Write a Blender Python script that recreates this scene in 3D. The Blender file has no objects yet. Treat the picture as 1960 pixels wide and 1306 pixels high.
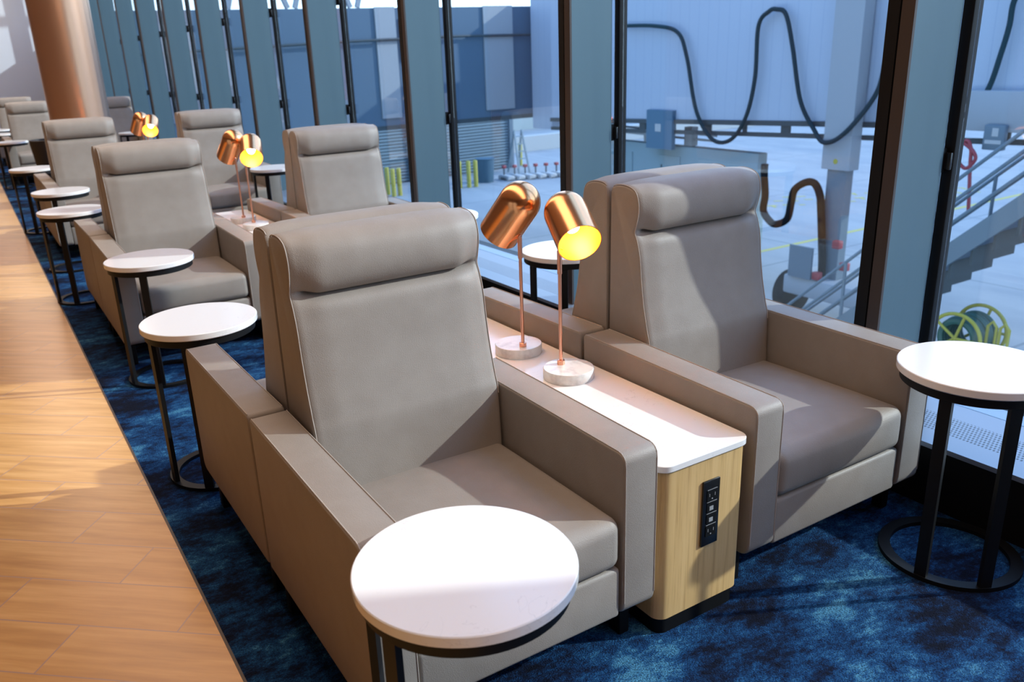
import bpy, bmesh, math, random
from math import sin, cos, pi, radians, sqrt
from mathutils import Vector, Matrix
random.seed(7)
S = bpy.context.scene
COL = S.collection

# ------------------------------------------------------------------ camera
cd = bpy.data.cameras.new('camera'); cam = bpy.data.objects.new('camera', cd); COL.objects.link(cam)
fw = Vector((0.48576, 0.80855, -0.33209)); rt = Vector((0.84908, -0.52672, -0.04042)); up = Vector((0.20760, 0.26233, 0.94238))
CAM = Vector((-0.5064, -1.3967, 1.5294))
m = Matrix((rt, up, -fw)).transposed().to_4x4(); m.translation = CAM
cam.matrix_world = m
cd.sensor_fit = 'HORIZONTAL'; cd.sensor_width = 36; cd.lens = 1601.7 * 36 / 1960
cd.shift_x = 36.8 / 1960; cd.shift_y = 11.5 / 1960
cd.clip_end = 500
cd.dof.use_dof = True; cd.dof.focus_distance = 2.45; cd.dof.aperture_fstop = 4.5
S.camera = cam

# ------------------------------------------------------------------ sky, sun, exposure
S.view_settings.view_transform = 'Standard'; S.view_settings.look = 'None'
S.view_settings.exposure = 0.1; S.view_settings.gamma = 1.0; S.view_settings.use_curve_mapping = False
W = bpy.data.worlds.new('sky'); S.world = W; W.use_nodes = True
nt = W.node_tree; nt.nodes.clear()
bg = nt.nodes.new('ShaderNodeBackground'); out = nt.nodes.new('ShaderNodeOutputWorld')
gz = nt.nodes.new('ShaderNodeNewGeometry'); sx = nt.nodes.new('ShaderNodeSeparateXYZ'); cr = nt.nodes.new('ShaderNodeValToRGB')
tc = nt.nodes.new('ShaderNodeTexCoord')
nt.links.new(tc.outputs['Generated'], sx.inputs[0]); nt.links.new(sx.outputs['Z'], cr.inputs[0])
cr.color_ramp.elements[0].position = 0.0; cr.color_ramp.elements[0].color = (0.78, 0.90, 1, 1)
cr.color_ramp.elements[1].position = 0.6; cr.color_ramp.elements[1].color = (0.30, 0.52, 0.95, 1)
nt.links.new(cr.outputs[0], bg.inputs[0]); bg.inputs[1].default_value = 3.3
nt.links.new(bg.outputs[0], out.inputs[0])
SUN_DIR = Vector((-1.0, 0.50, -0.58))          # travel direction of the sunlight
sd = bpy.data.lights.new('sun', 'SUN'); sd.energy = 5.0; sd.angle = radians(0.9); sd.color = (1.0, 0.93, 0.84)
sun = bpy.data.objects.new('sun', sd); COL.objects.link(sun)
sun.rotation_euler = SUN_DIR.to_track_quat('-Z', 'Y').to_euler()
# warm fill light added above the seats, in place of unseen lounge ceiling lights
def area(name, loc, sx_, sy_, e, col, rot=(0, 0, 0)):
    d = bpy.data.lights.new(name, 'AREA'); d.shape = 'RECTANGLE'; d.size = sx_; d.size_y = sy_; d.energy = e; d.color = col
    o = bpy.data.objects.new(name, d); COL.objects.link(o); o.location = loc; o.rotation_euler = rot
    return o
area('ceiling_fill_light', (0.3, 9.0, 4.2), 1.6, 29, 400, (1.0, 0.75, 0.57))

# ------------------------------------------------------------------ materials
def mat(name, base, rough=0.5, metal=0.0, bump=None, emit=None, spec=None):
    mt = bpy.data.materials.new(name); mt.use_nodes = True
    n = mt.node_tree; b = n.nodes['Principled BSDF']
    b.inputs['Base Color'].default_value = (*base, 1); b.inputs['Roughness'].default_value = rough
    b.inputs['Metallic'].default_value = metal
    if spec is not None: b.inputs['Specular IOR Level'].default_value = spec
    if emit: b.inputs['Emission Color'].default_value = (*emit[0], 1); b.inputs['Emission Strength'].default_value = emit[1]
    if bump:
        sc, st, dist = bump
        t = n.nodes.new('ShaderNodeTexCoord'); x = n.nodes.new('ShaderNodeTexNoise'); x.inputs['Scale'].default_value = sc
        x.inputs['Detail'].default_value = 4
        bp = n.nodes.new('ShaderNodeBump'); bp.inputs['Strength'].default_value = st; bp.inputs['Distance'].default_value = dist
        n.links.new(t.outputs['Object'], x.inputs['Vector']); n.links.new(x.outputs['Fac'], bp.inputs['Height'])
        n.links.new(bp.outputs[0], b.inputs['Normal'])
    return mt
def N(mt): return mt.node_tree.nodes, mt.node_tree.links, mt.node_tree.nodes['Principled BSDF']
def math_node(nn, l, op, a, b=None):
    x = nn.new('ShaderNodeMath'); x.operation = op
    for i, v in enumerate((a, b)):
        if v is None: continue
        if isinstance(v, (int, float)): x.inputs[i].default_value = v
        else: l.new(v, x.inputs[i])
    return x.outputs[0]
def ramp(nn, l, src, stops):
    r = nn.new('ShaderNodeValToRGB'); l.new(src, r.inputs[0]); e = r.color_ramp.elements
    while len(e) < len(stops): e.new(0.5)
    for i, (p, c) in enumerate(stops): e[i].position = p; e[i].color = (*c, 1) if len(c) == 3 else c
    return r.outputs[0]
def mix(nn, l, f, a, b, mode='MIX'):
    x = nn.new('ShaderNodeMix'); x.data_type = 'RGBA'; x.blend_type = mode
    for i, v in ((0, f), (6, a), (7, b)):
        if isinstance(v, (int, float)): x.inputs[i].default_value = v
        elif isinstance(v, tuple): x.inputs[i].default_value = (*v, 1)
        else: l.new(v, x.inputs[i])
    return x.outputs[2]
def noise(nn, l, vec, scale, detail=4, rough=0.5):
    x = nn.new('ShaderNodeTexNoise'); x.inputs['Scale'].default_value = scale; x.inputs['Detail'].default_value = detail
    x.inputs['Roughness'].default_value = rough; l.new(vec, x.inputs['Vector']); return x.outputs['Fac']
def objco(nn): return nn.new('ShaderNodeTexCoord').outputs['Object']
def mapped(nn, l, vec, scale=(1, 1, 1), rot=(0, 0, 0)):
    x = nn.new('ShaderNodeMapping'); l.new(vec, x.inputs[0]); x.inputs['Scale'].default_value = scale; x.inputs['Rotation'].default_value = rot
    return x.outputs[0]

LEATHER = mat('taupe_leather', (0.33, 0.275, 0.235), 0.52, spec=0.38)
nn, l, b = N(LEATHER); o_ = objco(nn)
f1 = noise(nn, l, o_, 14, 3); c1 = ramp(nn, l, f1, [(0.3, (0.268, 0.228, 0.196)), (0.7, (0.290, 0.250, 0.216))]); l.new(c1, b.inputs['Base Color'])
vo = nn.new('ShaderNodeTexVoronoi'); vo.inputs['Scale'].default_value = 420; l.new(o_, vo.inputs['Vector'])
bp = nn.new('ShaderNodeBump'); bp.inputs['Strength'].default_value = 0.28; bp.inputs['Distance'].default_value = 0.0012; l.new(vo.outputs['Distance'], bp.inputs['Height'])
bp2 = nn.new('ShaderNodeBump'); bp2.inputs['Strength'].default_value = 0.10; bp2.inputs['Distance'].default_value = 0.012
l.new(noise(nn, l, o_, 9, 2), bp2.inputs['Height']); l.new(bp.outputs[0], bp2.inputs['Normal']); l.new(bp2.outputs[0], b.inputs['Normal'])
THREAD = mat('taupe_thread', (0.42, 0.36, 0.31), 0.7)
BLACK = mat('black_steel', (0.004, 0.004, 0.0045), 0.5, 0.0, spec=0.25)
BLACKPL = mat('black_plastic', (0.008, 0.008, 0.009), 0.25)
PLINTH = mat('black_plinth', (0.003, 0.003, 0.0035), 0.6, spec=0.2)

QUARTZ = mat('white_quartz', (0.82, 0.79, 0.77), 0.16)
nn, l, b = N(QUARTZ); o_ = objco(nn)
wv = nn.new('ShaderNodeTexNoise'); wv.inputs['Scale'].default_value = 9; wv.inputs['Detail'].default_value = 6; wv.inputs['Distortion'].default_value = 1.6; l.new(o_, wv.inputs['Vector'])
d = math_node(nn, l, 'ABSOLUTE', math_node(nn, l, 'SUBTRACT', wv.outputs['Fac'], 0.5))
vein = math_node(nn, l, 'LESS_THAN', d, 0.005)
msk = math_node(nn, l, 'GREATER_THAN', noise(nn, l, o_, 7, 2), 0.56)
sp = math_node(nn, l, 'MULTIPLY', math_node(nn, l, 'MULTIPLY', vein, msk), 0.22)
l.new(mix(nn, l, sp, (0.83, 0.80, 0.78), (0.42, 0.40, 0.40)), b.inputs['Base Color'])
MARBLE = mat('marble_base', (0.78, 0.74, 0.69), 0.2)
nn, l, b = N(MARBLE); o_ = objco(nn)
l.new(ramp(nn, l, noise(nn, l, o_, 16, 5, 0.6), [(0.35, (0.60, 0.55, 0.52)), (0.5, (0.78, 0.74, 0.69)), (0.7, (0.82, 0.79, 0.74))]), b.inputs['Base Color'])

OAK = mat('oak_veneer', (0.62, 0.40, 0.17), 0.42)
nn, l, b = N(OAK); o_ = objco(nn)
g1 = noise(nn, l, mapped(nn, l, o_, (1, 1, 0.035)), 95, 5, 0.65)
g2 = noise(nn, l, mapped(nn, l, o_, (1, 1, 0.10)), 18, 3)
ca = ramp(nn, l, g1, [(0.34, (0.44, 0.25, 0.085)), (0.47, (0.63, 0.40, 0.16)), (0.7, (0.72, 0.48, 0.21))])
l.new(mix(nn, l, 0.35, ca, ramp(nn, l, g2, [(0.3, (0.50, 0.31, 0.12)), (0.7, (0.74, 0.50, 0.24))])), b.inputs['Base Color'])

COPPER = mat('brushed_copper', (0.97, 0.45, 0.20), 0.2, 1.0)
nn, l, b = N(COPPER); b.inputs['Anisotropic'].default_value = 0.5
COPPERROD = mat('copper_rod', (0.90, 0.45, 0.30), 0.28, 1.0)
GOLD = mat('shade_lining_gold', (0.95, 0.45, 0.04), 0.4, 0.3)
BULB = mat('glowing_bulb', (1, 0.9, 0.6), 0.5, 0, emit=((1.0, 0.80, 0.45), 30))
COLUMNMAT = mat('copper_painted_column', (0.72, 0.42, 0.27), 0.30, 0.85)
WALLM = mat('pale_wall_paint', (0.62, 0.68, 0.78), 0.7)
CEILM = mat('ceiling_white', (0.55, 0.50, 0.46), 0.8)
WARMWALL = mat('warm_wall_paint', (0.22, 0.14, 0.09), 0.8)
FINBLUE = mat('fin_blue_grey_paint', (0.08, 0.14, 0.17), 0.35, 0.2)
nn, l, b = N(FINBLUE); o_ = objco(nn)
l.new(ramp(nn, l, noise(nn, l, mapped(nn, l, o_, (1, 1, 0.05)), 7, 3), [(0.3, (0.062, 0.112, 0.140)), (0.7, (0.075, 0.13, 0.158))]), b.inputs['Base Color'])
BRONZE = mat('bronze_edge', (0.05, 0.034, 0.028), 0.45, 0.2)
DARKCH = mat('dark_channel', (0.006, 0.005, 0.005), 0.5, spec=0.2)
SILLM = mat('sill_pale_metal', (0.20, 0.25, 0.33), 0.35, 0.2)
nn, l, b = N(SILLM); o_ = objco(nn)
s3 = nn.new('ShaderNodeSeparateXYZ'); l.new(o_, s3.inputs[0])
fy = math_node(nn, l, 'FRACT', math_node(nn, l, 'MULTIPLY', s3.outputs['Y'], 1 / 0.0125))
rowi = math_node(nn, l, 'FLOOR', math_node(nn, l, 'MULTIPLY', s3.outputs['X'], 1 / 0.017))
fy = math_node(nn, l, 'FRACT', math_node(nn, l, 'ADD', math_node(nn, l, 'MULTIPLY', s3.outputs['Y'], 1 / 0.0125), math_node(nn, l, 'MULTIPLY', rowi, 0.5)))
fx = math_node(nn, l, 'FRACT', math_node(nn, l, 'MULTIPLY', s3.outputs['X'], 1 / 0.017))
hole = math_node(nn, l, 'MULTIPLY', math_node(nn, l, 'LESS_THAN', fy, 0.5), math_node(nn, l, 'LESS_THAN', fx, 0.62))
zone = math_node(nn, l, 'MULTIPLY', math_node(nn, l, 'GREATER_THAN', s3.outputs['X'], 2.142), math_node(nn, l, 'LESS_THAN', s3.outputs['X'], 2.282))
zone = math_node(nn, l, 'MULTIPLY', zone, math_node(nn, l, 'GREATER_THAN', s3.outputs['Z'], 0.232))
l.new(mix(nn, l, math_node(nn, l, 'MULTIPLY', hole, zone), (0.20, 0.25, 0.33), (0.02, 0.025, 0.035)), b.inputs['Base Color'])

# wood-look floor tiles, 0.61 x 0.204 m in half bond, laid at about 40 degrees
WOOD = mat('wood_look_tile', (0.6, 0.3, 0.1), 0.28)
nn, l, b = N(WOOD); o_ = objco(nn); s3 = nn.new('ShaderNodeSeparateXYZ'); l.new(o_, s3.inputs[0])
X_, Y_ = s3.outputs['X'], s3.outputs['Y']
U = math_node(nn, l, 'ADD', math_node(nn, l, 'MULTIPLY', X_, .76), math_node(nn, l, 'MULTIPLY', Y_, -.65))
V = math_node(nn, l, 'ADD', math_node(nn, l, 'MULTIPLY', X_, .65), math_node(nn, l, 'MULTIPLY', Y_, .76))
vr = math_node(nn, l, 'MULTIPLY', math_node(nn, l, 'SUBTRACT', V, 0.021), 1 / .204)
row = math_node(nn, l, 'FLOOR', vr); fv = math_node(nn, l, 'FRACT', vr)
ur = math_node(nn, l, 'ADD', math_node(nn, l, 'MULTIPLY', math_node(nn, l, 'ADD', U, 1.04), 1 / .61), math_node(nn, l, 'MULTIPLY', math_node(nn, l, 'ADD', row, 1.0), .5))
tile = math_node(nn, l, 'FLOOR', ur); fu = math_node(nn, l, 'FRACT', ur)
gv = math_node(nn, l, 'MINIMUM', fv, math_node(nn, l, 'SUBTRACT', 1.0, fv)); gu = math_node(nn, l, 'MINIMUM', fu, math_node(nn, l, 'SUBTRACT', 1.0, fu))
grout = math_node(nn, l, 'MAXIMUM', math_node(nn, l, 'LESS_THAN', gv, .011), math_node(nn, l, 'LESS_THAN', gu, .0040))
cb = nn.new('ShaderNodeCombineXYZ'); l.new(math_node(nn, l, 'MULTIPLY', U, 1.0), cb.inputs[0]); l.new(math_node(nn, l, 'MULTIPLY', V, 11.0), cb.inputs[1])
l.new(math_node(nn, l, 'ADD', math_node(nn, l, 'MULTIPLY', row, 3.7), math_node(nn, l, 'MULTIPLY', tile, 1.9)), cb.inputs[2])
gr = noise(nn, l, cb.outputs[0], 2.2, 6, 0.55)
wn = nn.new('ShaderNodeTexWhiteNoise'); cb2 = nn.new('ShaderNodeCombineXYZ'); l.new(row, cb2.inputs[0]); l.new(tile, cb2.inputs[1]); l.new(cb2.outputs[0], wn.inputs['Vector'])
wc = ramp(nn, l, gr, [(0.28, (0.44, 0.205, 0.055)), (0.5, (0.60, 0.31, 0.095)), (0.72, (0.74, 0.43, 0.165))])
wc = mix(nn, l, math_node(nn, l, 'MULTIPLY', wn.outputs['Value'], 0.3), wc, (0.70, 0.36, 0.12))
l.new(mix(nn, l, grout, wc, (0.42, 0.25, 0.19)), b.inputs['Base Color'])

CARPET = mat('blue_carpet', (0.02, 0.08, 0.2), 0.95, spec=0.15)
nn, l, b = N(CARPET); o_ = objco(nn)
n1 = noise(nn, l, mapped(nn, l, o_, (1, 1.5, 1)), 2.1, 12, 0.66)
n2 = noise(nn, l, mapped(nn, l, o_, (1, 1.8, 1), (0, 0, 0.4)), 13, 10, 0.78)
n3 = noise(nn, l, o_, 230, 2, 0.6)
n4 = noise(nn, l, o_, 62, 4, 0.8)
s_ = math_node(nn, l, 'ADD', math_node(nn, l, 'ADD', math_node(nn, l, 'MULTIPLY', n1, 0.50), math_node(nn, l, 'MULTIPLY', n2, 0.34)), math_node(nn, l, 'MULTIPLY', n4, 0.16))
cc = ramp(nn, l, s_, [(0.440, (0.002, 0.0035, 0.012)), (0.475, (0.004, 0.017, 0.058)), (0.510, (0.007, 0.055, 0.165)), (0.545, (0.018, 0.105, 0.26)), (0.585, (0.08, 0.28, 0.46))])
l.new(mix(nn, l, ramp(nn, l, n3, [(0.36, (0, 0, 0)), (0.62, (1, 1, 1))]), mix(nn, l, 0.72, cc, (0.001, 0.004, 0.014)), cc), b.inputs['Base Color'])
bp = nn.new('ShaderNodeBump'); bp.inputs['Strength'].default_value = 0.9; bp.inputs['Distance'].default_value = 0.006; l.new(n3, bp.inputs['Height']); l.new(bp.outputs[0], b.inputs['Normal'])

GLASS = bpy.data.materials.new('window_glass'); GLASS.use_nodes = True
nt = GLASS.node_tree; nt.nodes.clear()
o1 = nt.nodes.new('ShaderNodeOutputMaterial'); tr = nt.nodes.new('ShaderNodeBsdfTransparent'); gl = nt.nodes.new('ShaderNodeBsdfGlossy'); mx = nt.nodes.new('ShaderNodeMixShader'); fr = nt.nodes.new('ShaderNodeLayerWeight'); pw_ = nt.nodes.new('ShaderNodeMath'); ad_ = nt.nodes.new('ShaderNodeMath')
tr.inputs[0].default_value = (0.86, 0.94, 0.985, 1); gl.inputs['Roughness'].default_value = 0.0; gl.inputs[0].default_value = (0.9, 0.95, 1, 1); fr.inputs['Blend'].default_value = 0.5
pw_.operation = 'POWER'; pw_.inputs[1].default_value = 4.5; nt.links.new(fr.outputs['Facing'], pw_.inputs[0])
ad_.operation = 'MULTIPLY_ADD'; ad_.inputs[1].default_value = 0.65; ad_.inputs[2].default_value = 0.06; nt.links.new(pw_.outputs[0], ad_.inputs[0]); nt.links.new(ad_.outputs[0], mx.inputs[0]); nt.links.new(tr.outputs[0], mx.inputs[1]); nt.links.new(gl.outputs[0], mx.inputs[2]); nt.links.new(mx.outputs[0], o1.inputs[0])

# outside
def outm(name, c, r=0.7, **k): return mat(name, c, r, **k)
APRON = mat('apron_concrete', (0.181, 0.202, 0.224), 0.85)
nn, l, b = N(APRON); o_ = objco(nn); s3 = nn.new('ShaderNodeSeparateXYZ'); l.new(o_, s3.inputs[0])
def joint(out_, p, w, off=0.0):
    f = math_node(nn, l, 'FRACT', math_node(nn, l, 'MULTIPLY', math_node(nn, l, 'ADD', out_, off), 1 / p)); return math_node(nn, l, 'LESS_THAN', f, w / p)
jj = math_node(nn, l, 'MAXIMUM', joint(s3.outputs['X'], 7.0, .07, 2.0), joint(s3.outputs['Y'], 7.0, .07, 1.0))
base = ramp(nn, l, noise(nn, l, mapped(nn, l, o_, (1, .35, 1)), 0.9, 6, 0.6), [(0.3, (0.144, 0.169, 0.199)), (0.55, (0.187, 0.210, 0.231)), (0.8, (0.217, 0.235, 0.253))])
l.new(mix(nn, l, math_node(nn, l, 'MULTIPLY', jj, .7), base, (0.079, 0.101, 0.123)), b.inputs['Base Color'])
BRIDGE = mat('bridge_lavender_panel', (0.206, 0.275, 0.378), 0.6)
nn, l, b = N(BRIDGE); o_ = objco(nn); s3 = nn.new('ShaderNodeSeparateXYZ'); l.new(o_, s3.inputs[0])
fy = math_node(nn, l, 'FRACT', math_node(nn, l, 'MULTIPLY', s3.outputs['Y'], 1 / .30)); ln = math_node(nn, l, 'LESS_THAN', fy, .06)
l.new(mix(nn, l, math_node(nn, l, 'MULTIPLY', ln, .35), (0.284, 0.331, 0.408), (0.172, 0.224, 0.318)), b.inputs['Base Color'])
BRIDGEB = outm('bridge_steel_blue', (0.047, 0.087, 0.138), 0.6)
PALEMET = outm('pale_painted_metal', (0.224, 0.246, 0.274))
STEELB = outm('blue_grey_steel', (0.072, 0.108, 0.144), 0.5)
STEELD = outm('dark_steel', (0.018, 0.028, 0.036), 0.6)
CABTEAL = outm('pale_teal_cabinet', (0.151, 0.217, 0.246), 0.6)
BOXBLUE = outm('electrical_box_blue', (0.025, 0.087, 0.151), 0.5)
YELLOW = outm('safety_yellow', (0.271, 0.246, 0.022), 0.6)
RED = outm('red_hose', (0.199, 0.011, 0.022), 0.5)
WHITE = outm('white_paint', (0.296, 0.307, 0.318), 0.6)
RUBBER = outm('black_rubber', (0.004, 0.005, 0.007), 0.8, spec=0.1)
HOSET = outm('teal_grey_cable', (0.009, 0.026, 0.034), 0.85, spec=0.1)
HOSEG = outm('grey_blue_hose', (0.058, 0.087, 0.115), 0.5)
GREENH = outm('green_hose', (0.011, 0.061, 0.047), 0.5)
LOUV = outm('louver_blue_grey', (0.108, 0.159, 0.195), 0.6)
BINM = outm('bin_blue', (0.018, 0.061, 0.101), 0.6)
DARKBROWN = mat('dark_brown_upholstery', (0.013, 0.008, 0.007), 0.6)
GREYUP = mat('dark_grey_upholstery', (0.022, 0.022, 0.031), 0.7)

# ------------------------------------------------------------------ mesh helpers
class MB:
    def __init__(s): s.v = []; s.f = []
    def add(s, v, f):
        o = len(s.v); s.v += [tuple(p) for p in v]; s.f += [tuple(i + o for i in q) for q in f]; return s
    def box(s, x0, x1, y0, y1, z0, z1):
        v = [(x, y, z) for x in (x0, x1) for y in (y0, y1) for z in (z0, z1)]
        return s.add(v, [(0, 1, 3, 2), (4, 6, 7, 5), (0, 4, 5, 1), (2, 3, 7, 6), (0, 2, 6, 4), (1, 5, 7, 3)])
    def rbox(s, x0, x1, y0, y1, z0, z1, r, seg=3, axes='xyz'):
        bm = bmesh.new(); bmesh.ops.create_cube(bm, size=1)
        for v in bm.verts: v.co = ((x0 + x1) / 2 + v.co.x * (x1 - x0), (y0 + y1) / 2 + v.co.y * (y1 - y0), (z0 + z1) / 2 + v.co.z * (z1 - z0))
        if axes == 'xyz': ed = bm.edges[:]
        else: ed = [e for e in bm.edges if abs((e.verts[0].co - e.verts[1].co)['xyz'.index(axes)]) > 1e-6]
        bmesh.ops.bevel(bm, geom=ed, offset=r, segments=seg, profile=0.5, affect='EDGES')
        bm.verts.ensure_lookup_table(); bm.verts.index_update()
        s.add([v.co[:] for v in bm.verts], [[v.index for v in f.verts] for f in bm.faces]); bm.free(); return s
    def tube(s, pts, r, n=8, closed=False):
        pts = [Vector(p) for p in pts]; k = len(pts); prev = None; rings = []
        for i, p in enumerate(pts):
            a = pts[(i - 1) % k] if (closed or i) else p; c = pts[(i + 1) % k] if (closed or i < k - 1) else p
            t = (c - a).normalized()
            if prev is None:
                h = Vector((0, 0, 1)) if abs(t.z) < .9 else Vector((1, 0, 0)); nrm = t.cross(h).normalized()
            else:
                nrm = (prev - t * prev.dot(t)).normalized()
            prev = nrm; bn = t.cross(nrm)
            rings.append([p + (nrm * cos(q) + bn * sin(q)) * r for q in (2 * pi * j / n for j in range(n))])
        v = [q for R in rings for q in R]; f = []
        for i in range(k if closed else k - 1):
            a, c = i * n, ((i + 1) % k) * n
            for j in range(n): f.append((a + j, a + (j + 1) % n, c + (j + 1) % n, c + j))
        if not closed: f.append(tuple(range(n - 1, -1, -1))); f.append(tuple((k - 1) * n + j for j in range(n)))
        return s.add(v, f)
    def bar(s, a, c, w, h=None):
        # square bar between two points
        h = h or w; a, c = Vector(a), Vector(c); t = (c - a).normalized(); u = Vector((0, 0, 1)) if abs(t.z) < .95 else Vector((1, 0, 0))
        x = t.cross(u).normalized() * w / 2; y = x.normalized().cross(t) * h / 2
        v = [p + sx * x + sy * y for p in (a, c) for sx, sy in ((-1, -1), (1, -1), (1, 1), (-1, 1))]
        return s.add(v, [(3, 2, 1, 0), (4, 5, 6, 7), (0, 1, 5, 4), (1, 2, 6, 5), (2, 3, 7, 6), (3, 0, 4, 7)])
    def lathe(s, prof, n=48, origin=(0, 0, 0), axis=(0, 0, 1), cap=True):
        # prof: (r, h) along the axis
        a = Vector(axis).normalized(); u = a.cross(Vector((0, 1, 0)) if abs(a.y) < .9 else Vector((1, 0, 0))).normalized(); w = a.cross(u); o = Vector(origin)
        v = []; f = []
        for r, h in prof:
            for j in range(n): v.append(o + a * h + (u * cos(2 * pi * j / n) + w * sin(2 * pi * j / n)) * max(r, 1e-5))
        for i in range(len(prof) - 1):
            for j in range(n): f.append((i * n + j, i * n + (j + 1) % n, (i + 1) * n + (j + 1) % n, (i + 1) * n + j))
        if cap: f.append(tuple(range(n - 1, -1, -1))); f.append(tuple((len(prof) - 1) * n + j for j in range(n)))
        return s.add(v, f)
    def ring(s, R0, R1, z0, z1, n=64, c=(0, 0)):
        p = [(R0, z0), (R1, z0), (R1, z1), (R0, z1), (R0, z0)]
        return s.lathe(p, n, (c[0], c[1], 0), cap=False)
    def prism(s, poly, x0, x1, r, seg=4):
        # closed (y, z) outline extruded along x, its end edges rounded with radius r
        k = len(poly); nr = []
        area_ = sum(poly[i][0] * poly[(i + 1) % k][1] - poly[(i + 1) % k][0] * poly[i][1] for i in range(k))
        sg = 1 if area_ > 0 else -1
        for i in range(k):
            a, c = poly[i - 1], poly[(i + 1) % k]; tx, ty = c[0] - a[0], c[1] - a[1]; L = math.hypot(tx, ty) or 1
            nr.append((sg * ty / L, -sg * tx / L))
        rings = []
        for j in range(seg + 1):
            q = pi / 2 * j / seg; rings.append((x0 + r * (1 - sin(q)), r * (1 - cos(q))))
        R = [(x, ins) for x, ins in reversed(rings)] + [(x0 + x1 - x, ins) for x, ins in rings]
        v = [(x, poly[i][0] - nr[i][0] * ins, poly[i][1] - nr[i][1] * ins) for x, ins in
             ([(x0 + r * (1 - cos(pi / 2 * j / seg)), r * (1 - sin(pi / 2 * j / seg))) for j in range(seg + 1)] +
              [(x1 - r * (1 - sin(pi / 2 * j / seg)), r * (1 - cos(pi / 2 * j / seg))) for j in range(seg + 1)]) for i in range(k)]
        n = 2 * (seg + 1); f = []
        for a in range(n - 1):
            for i in range(k): f.append((a * k + i, a * k + (i + 1) % k, (a + 1) * k + (i + 1) % k, (a + 1) * k + i))
        f.append(tuple(range(k - 1, -1, -1))); f.append(tuple((n - 1) * k + i for i in range(k)))
        return s.add(v, f)
    def build(s, name, m_, parent=None, ang=38, loc=None):
        me = bpy.data.meshes.new(name); me.from_pydata(s.v, [], s.f)
        bm = bmesh.new(); bm.from_mesh(me); bmesh.ops.remove_doubles(bm, verts=bm.verts, dist=1e-6); bmesh.ops.recalc_face_normals(bm, faces=bm.faces); bm.to_mesh(me); bm.free()
        me.materials.append(m_)
        for p in me.polygons: p.use_smooth = True
        me.set_sharp_from_angle(angle=radians(ang))
        o = bpy.data.objects.new(name, me); COL.objects.link(o)
        if parent: o.parent = parent
        if loc: o.location = loc
        return o
def tag(o, label=None, cat=None, group=None, kind=None):
    if label: o['label'] = label
    if cat: o['category'] = cat
    if group: o['group'] = group
    if kind: o['kind'] = kind
    return o
def thing(name, loc, label, cat, group=None, rz=0):
    o = bpy.data.objects.new(name, None); o.empty_display_size = .1; COL.objects.link(o); o.location = loc; o.rotation_euler = (0, 0, rz)
    return tag(o, label, cat, group)
def kids(o): return [c for c in COL.objects if c.parent == o]
def copy_tree(o, parent=None):
    c = o.copy(); COL.objects.link(c)
    if parent: c.parent = parent
    for ch in kids(o): copy_tree(ch, c)
    return c
def catmull(P, n):
    P = [Vector(p) for p in P]; k = len(P); outp = []; seg = n / (k - 1)
    L = [0]
    for i in range(1, k): L.append(L[-1] + 1)
    for j in range(n + 1):
        t = j / n * (k - 1); i = min(int(t), k - 2); u = t - i
        p0, p1, p2, p3 = P[max(i - 1, 0)], P[i], P[i + 1], P[min(i + 2, k - 1)]
        outp.append(0.5 * ((2 * p1) + (p2 - p0) * u + (2 * p0 - 5 * p1 + 4 * p2 - p3) * u * u + (3 * p1 - p0 - 3 * p2 + p3) * u ** 3))
    return outp
def roundpoly(pts, rs, seg=5):
    # round the corners of a 2D polygon
    k = len(pts); o = []
    for i in range(k):
        p = Vector(pts[i]); a = Vector(pts[i - 1]); c = Vector(pts[(i + 1) % k]); r = rs[i]
        if r <= 0: o.append(tuple(p)); continue
        da = (a - p).normalized(); dc = (c - p).normalized(); half = da.angle(dc) / 2; t = r / math.tan(half)
        s0, s1 = p + da * t, p + dc * t; ctr = p + (da + dc).normalized() * (r / sin(half))
        v0, v1 = s0 - ctr, s1 - ctr; th = v0.angle(v1); sg = 1 if v0.x * v1.y - v0.y * v1.x > 0 else -1
        for j in range(seg + 1):
            q = sg * th * j / seg; o.append((ctr.x + v0.x * cos(q) - v0.y * sin(q), ctr.y + v0.x * sin(q) + v0.y * cos(q)))
    return o

# ------------------------------------------------------------------ room shell
FE = -0.174                                  # where tile meets carpet
YB, YF = 24.0, -6.0
XW = 2.089                                   # inner edge of the fins
XG = 2.405                                   # glass plane
tag(MB().box(-7, FE - .004, YF, YB, -.1, 0).build('floor', WOOD), kind='structure')
tag(MB().box(FE + .004, 2.06, YF, YB, -.1, 0).build('floor_carpet', CARPET), kind='structure')
tag(MB().box(FE - .004, FE + .004, YF, YB, -.1, .001).build('trim_1', BRONZE), kind='structure')
tag(MB().box(-7, 2.6, YF, YB, 4.3, 4.5).build('ceiling', CEILM), kind='structure')
tag(MB().box(-7.2, -7, YF, YB, -.1, 4.3).build('wall_left', WARMWALL), kind='structure')
tag(MB().box(-7, 2.6, YF - .2, YF, -.1, 4.3).build('wall_front', WARMWALL), kind='structure')
tag(MB().box(-7, 2.6, YB, YB + .2, -.1, 4.3).build('wall_back', WALLM), kind='structure')
tag(MB().box(2.040, 2.055, YF, YB, 0, .216).build('baseboard_right', PLINTH), kind='structure')
tag(MB().box(2.033, 2.49, YF, YB, .216, .233).build('trim_2', SILLM), kind='structure')
tag(MB().box(2.055, 2.6, YF, YB, -.3, .216).build('wall_right', DARKCH), kind='structure')
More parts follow.
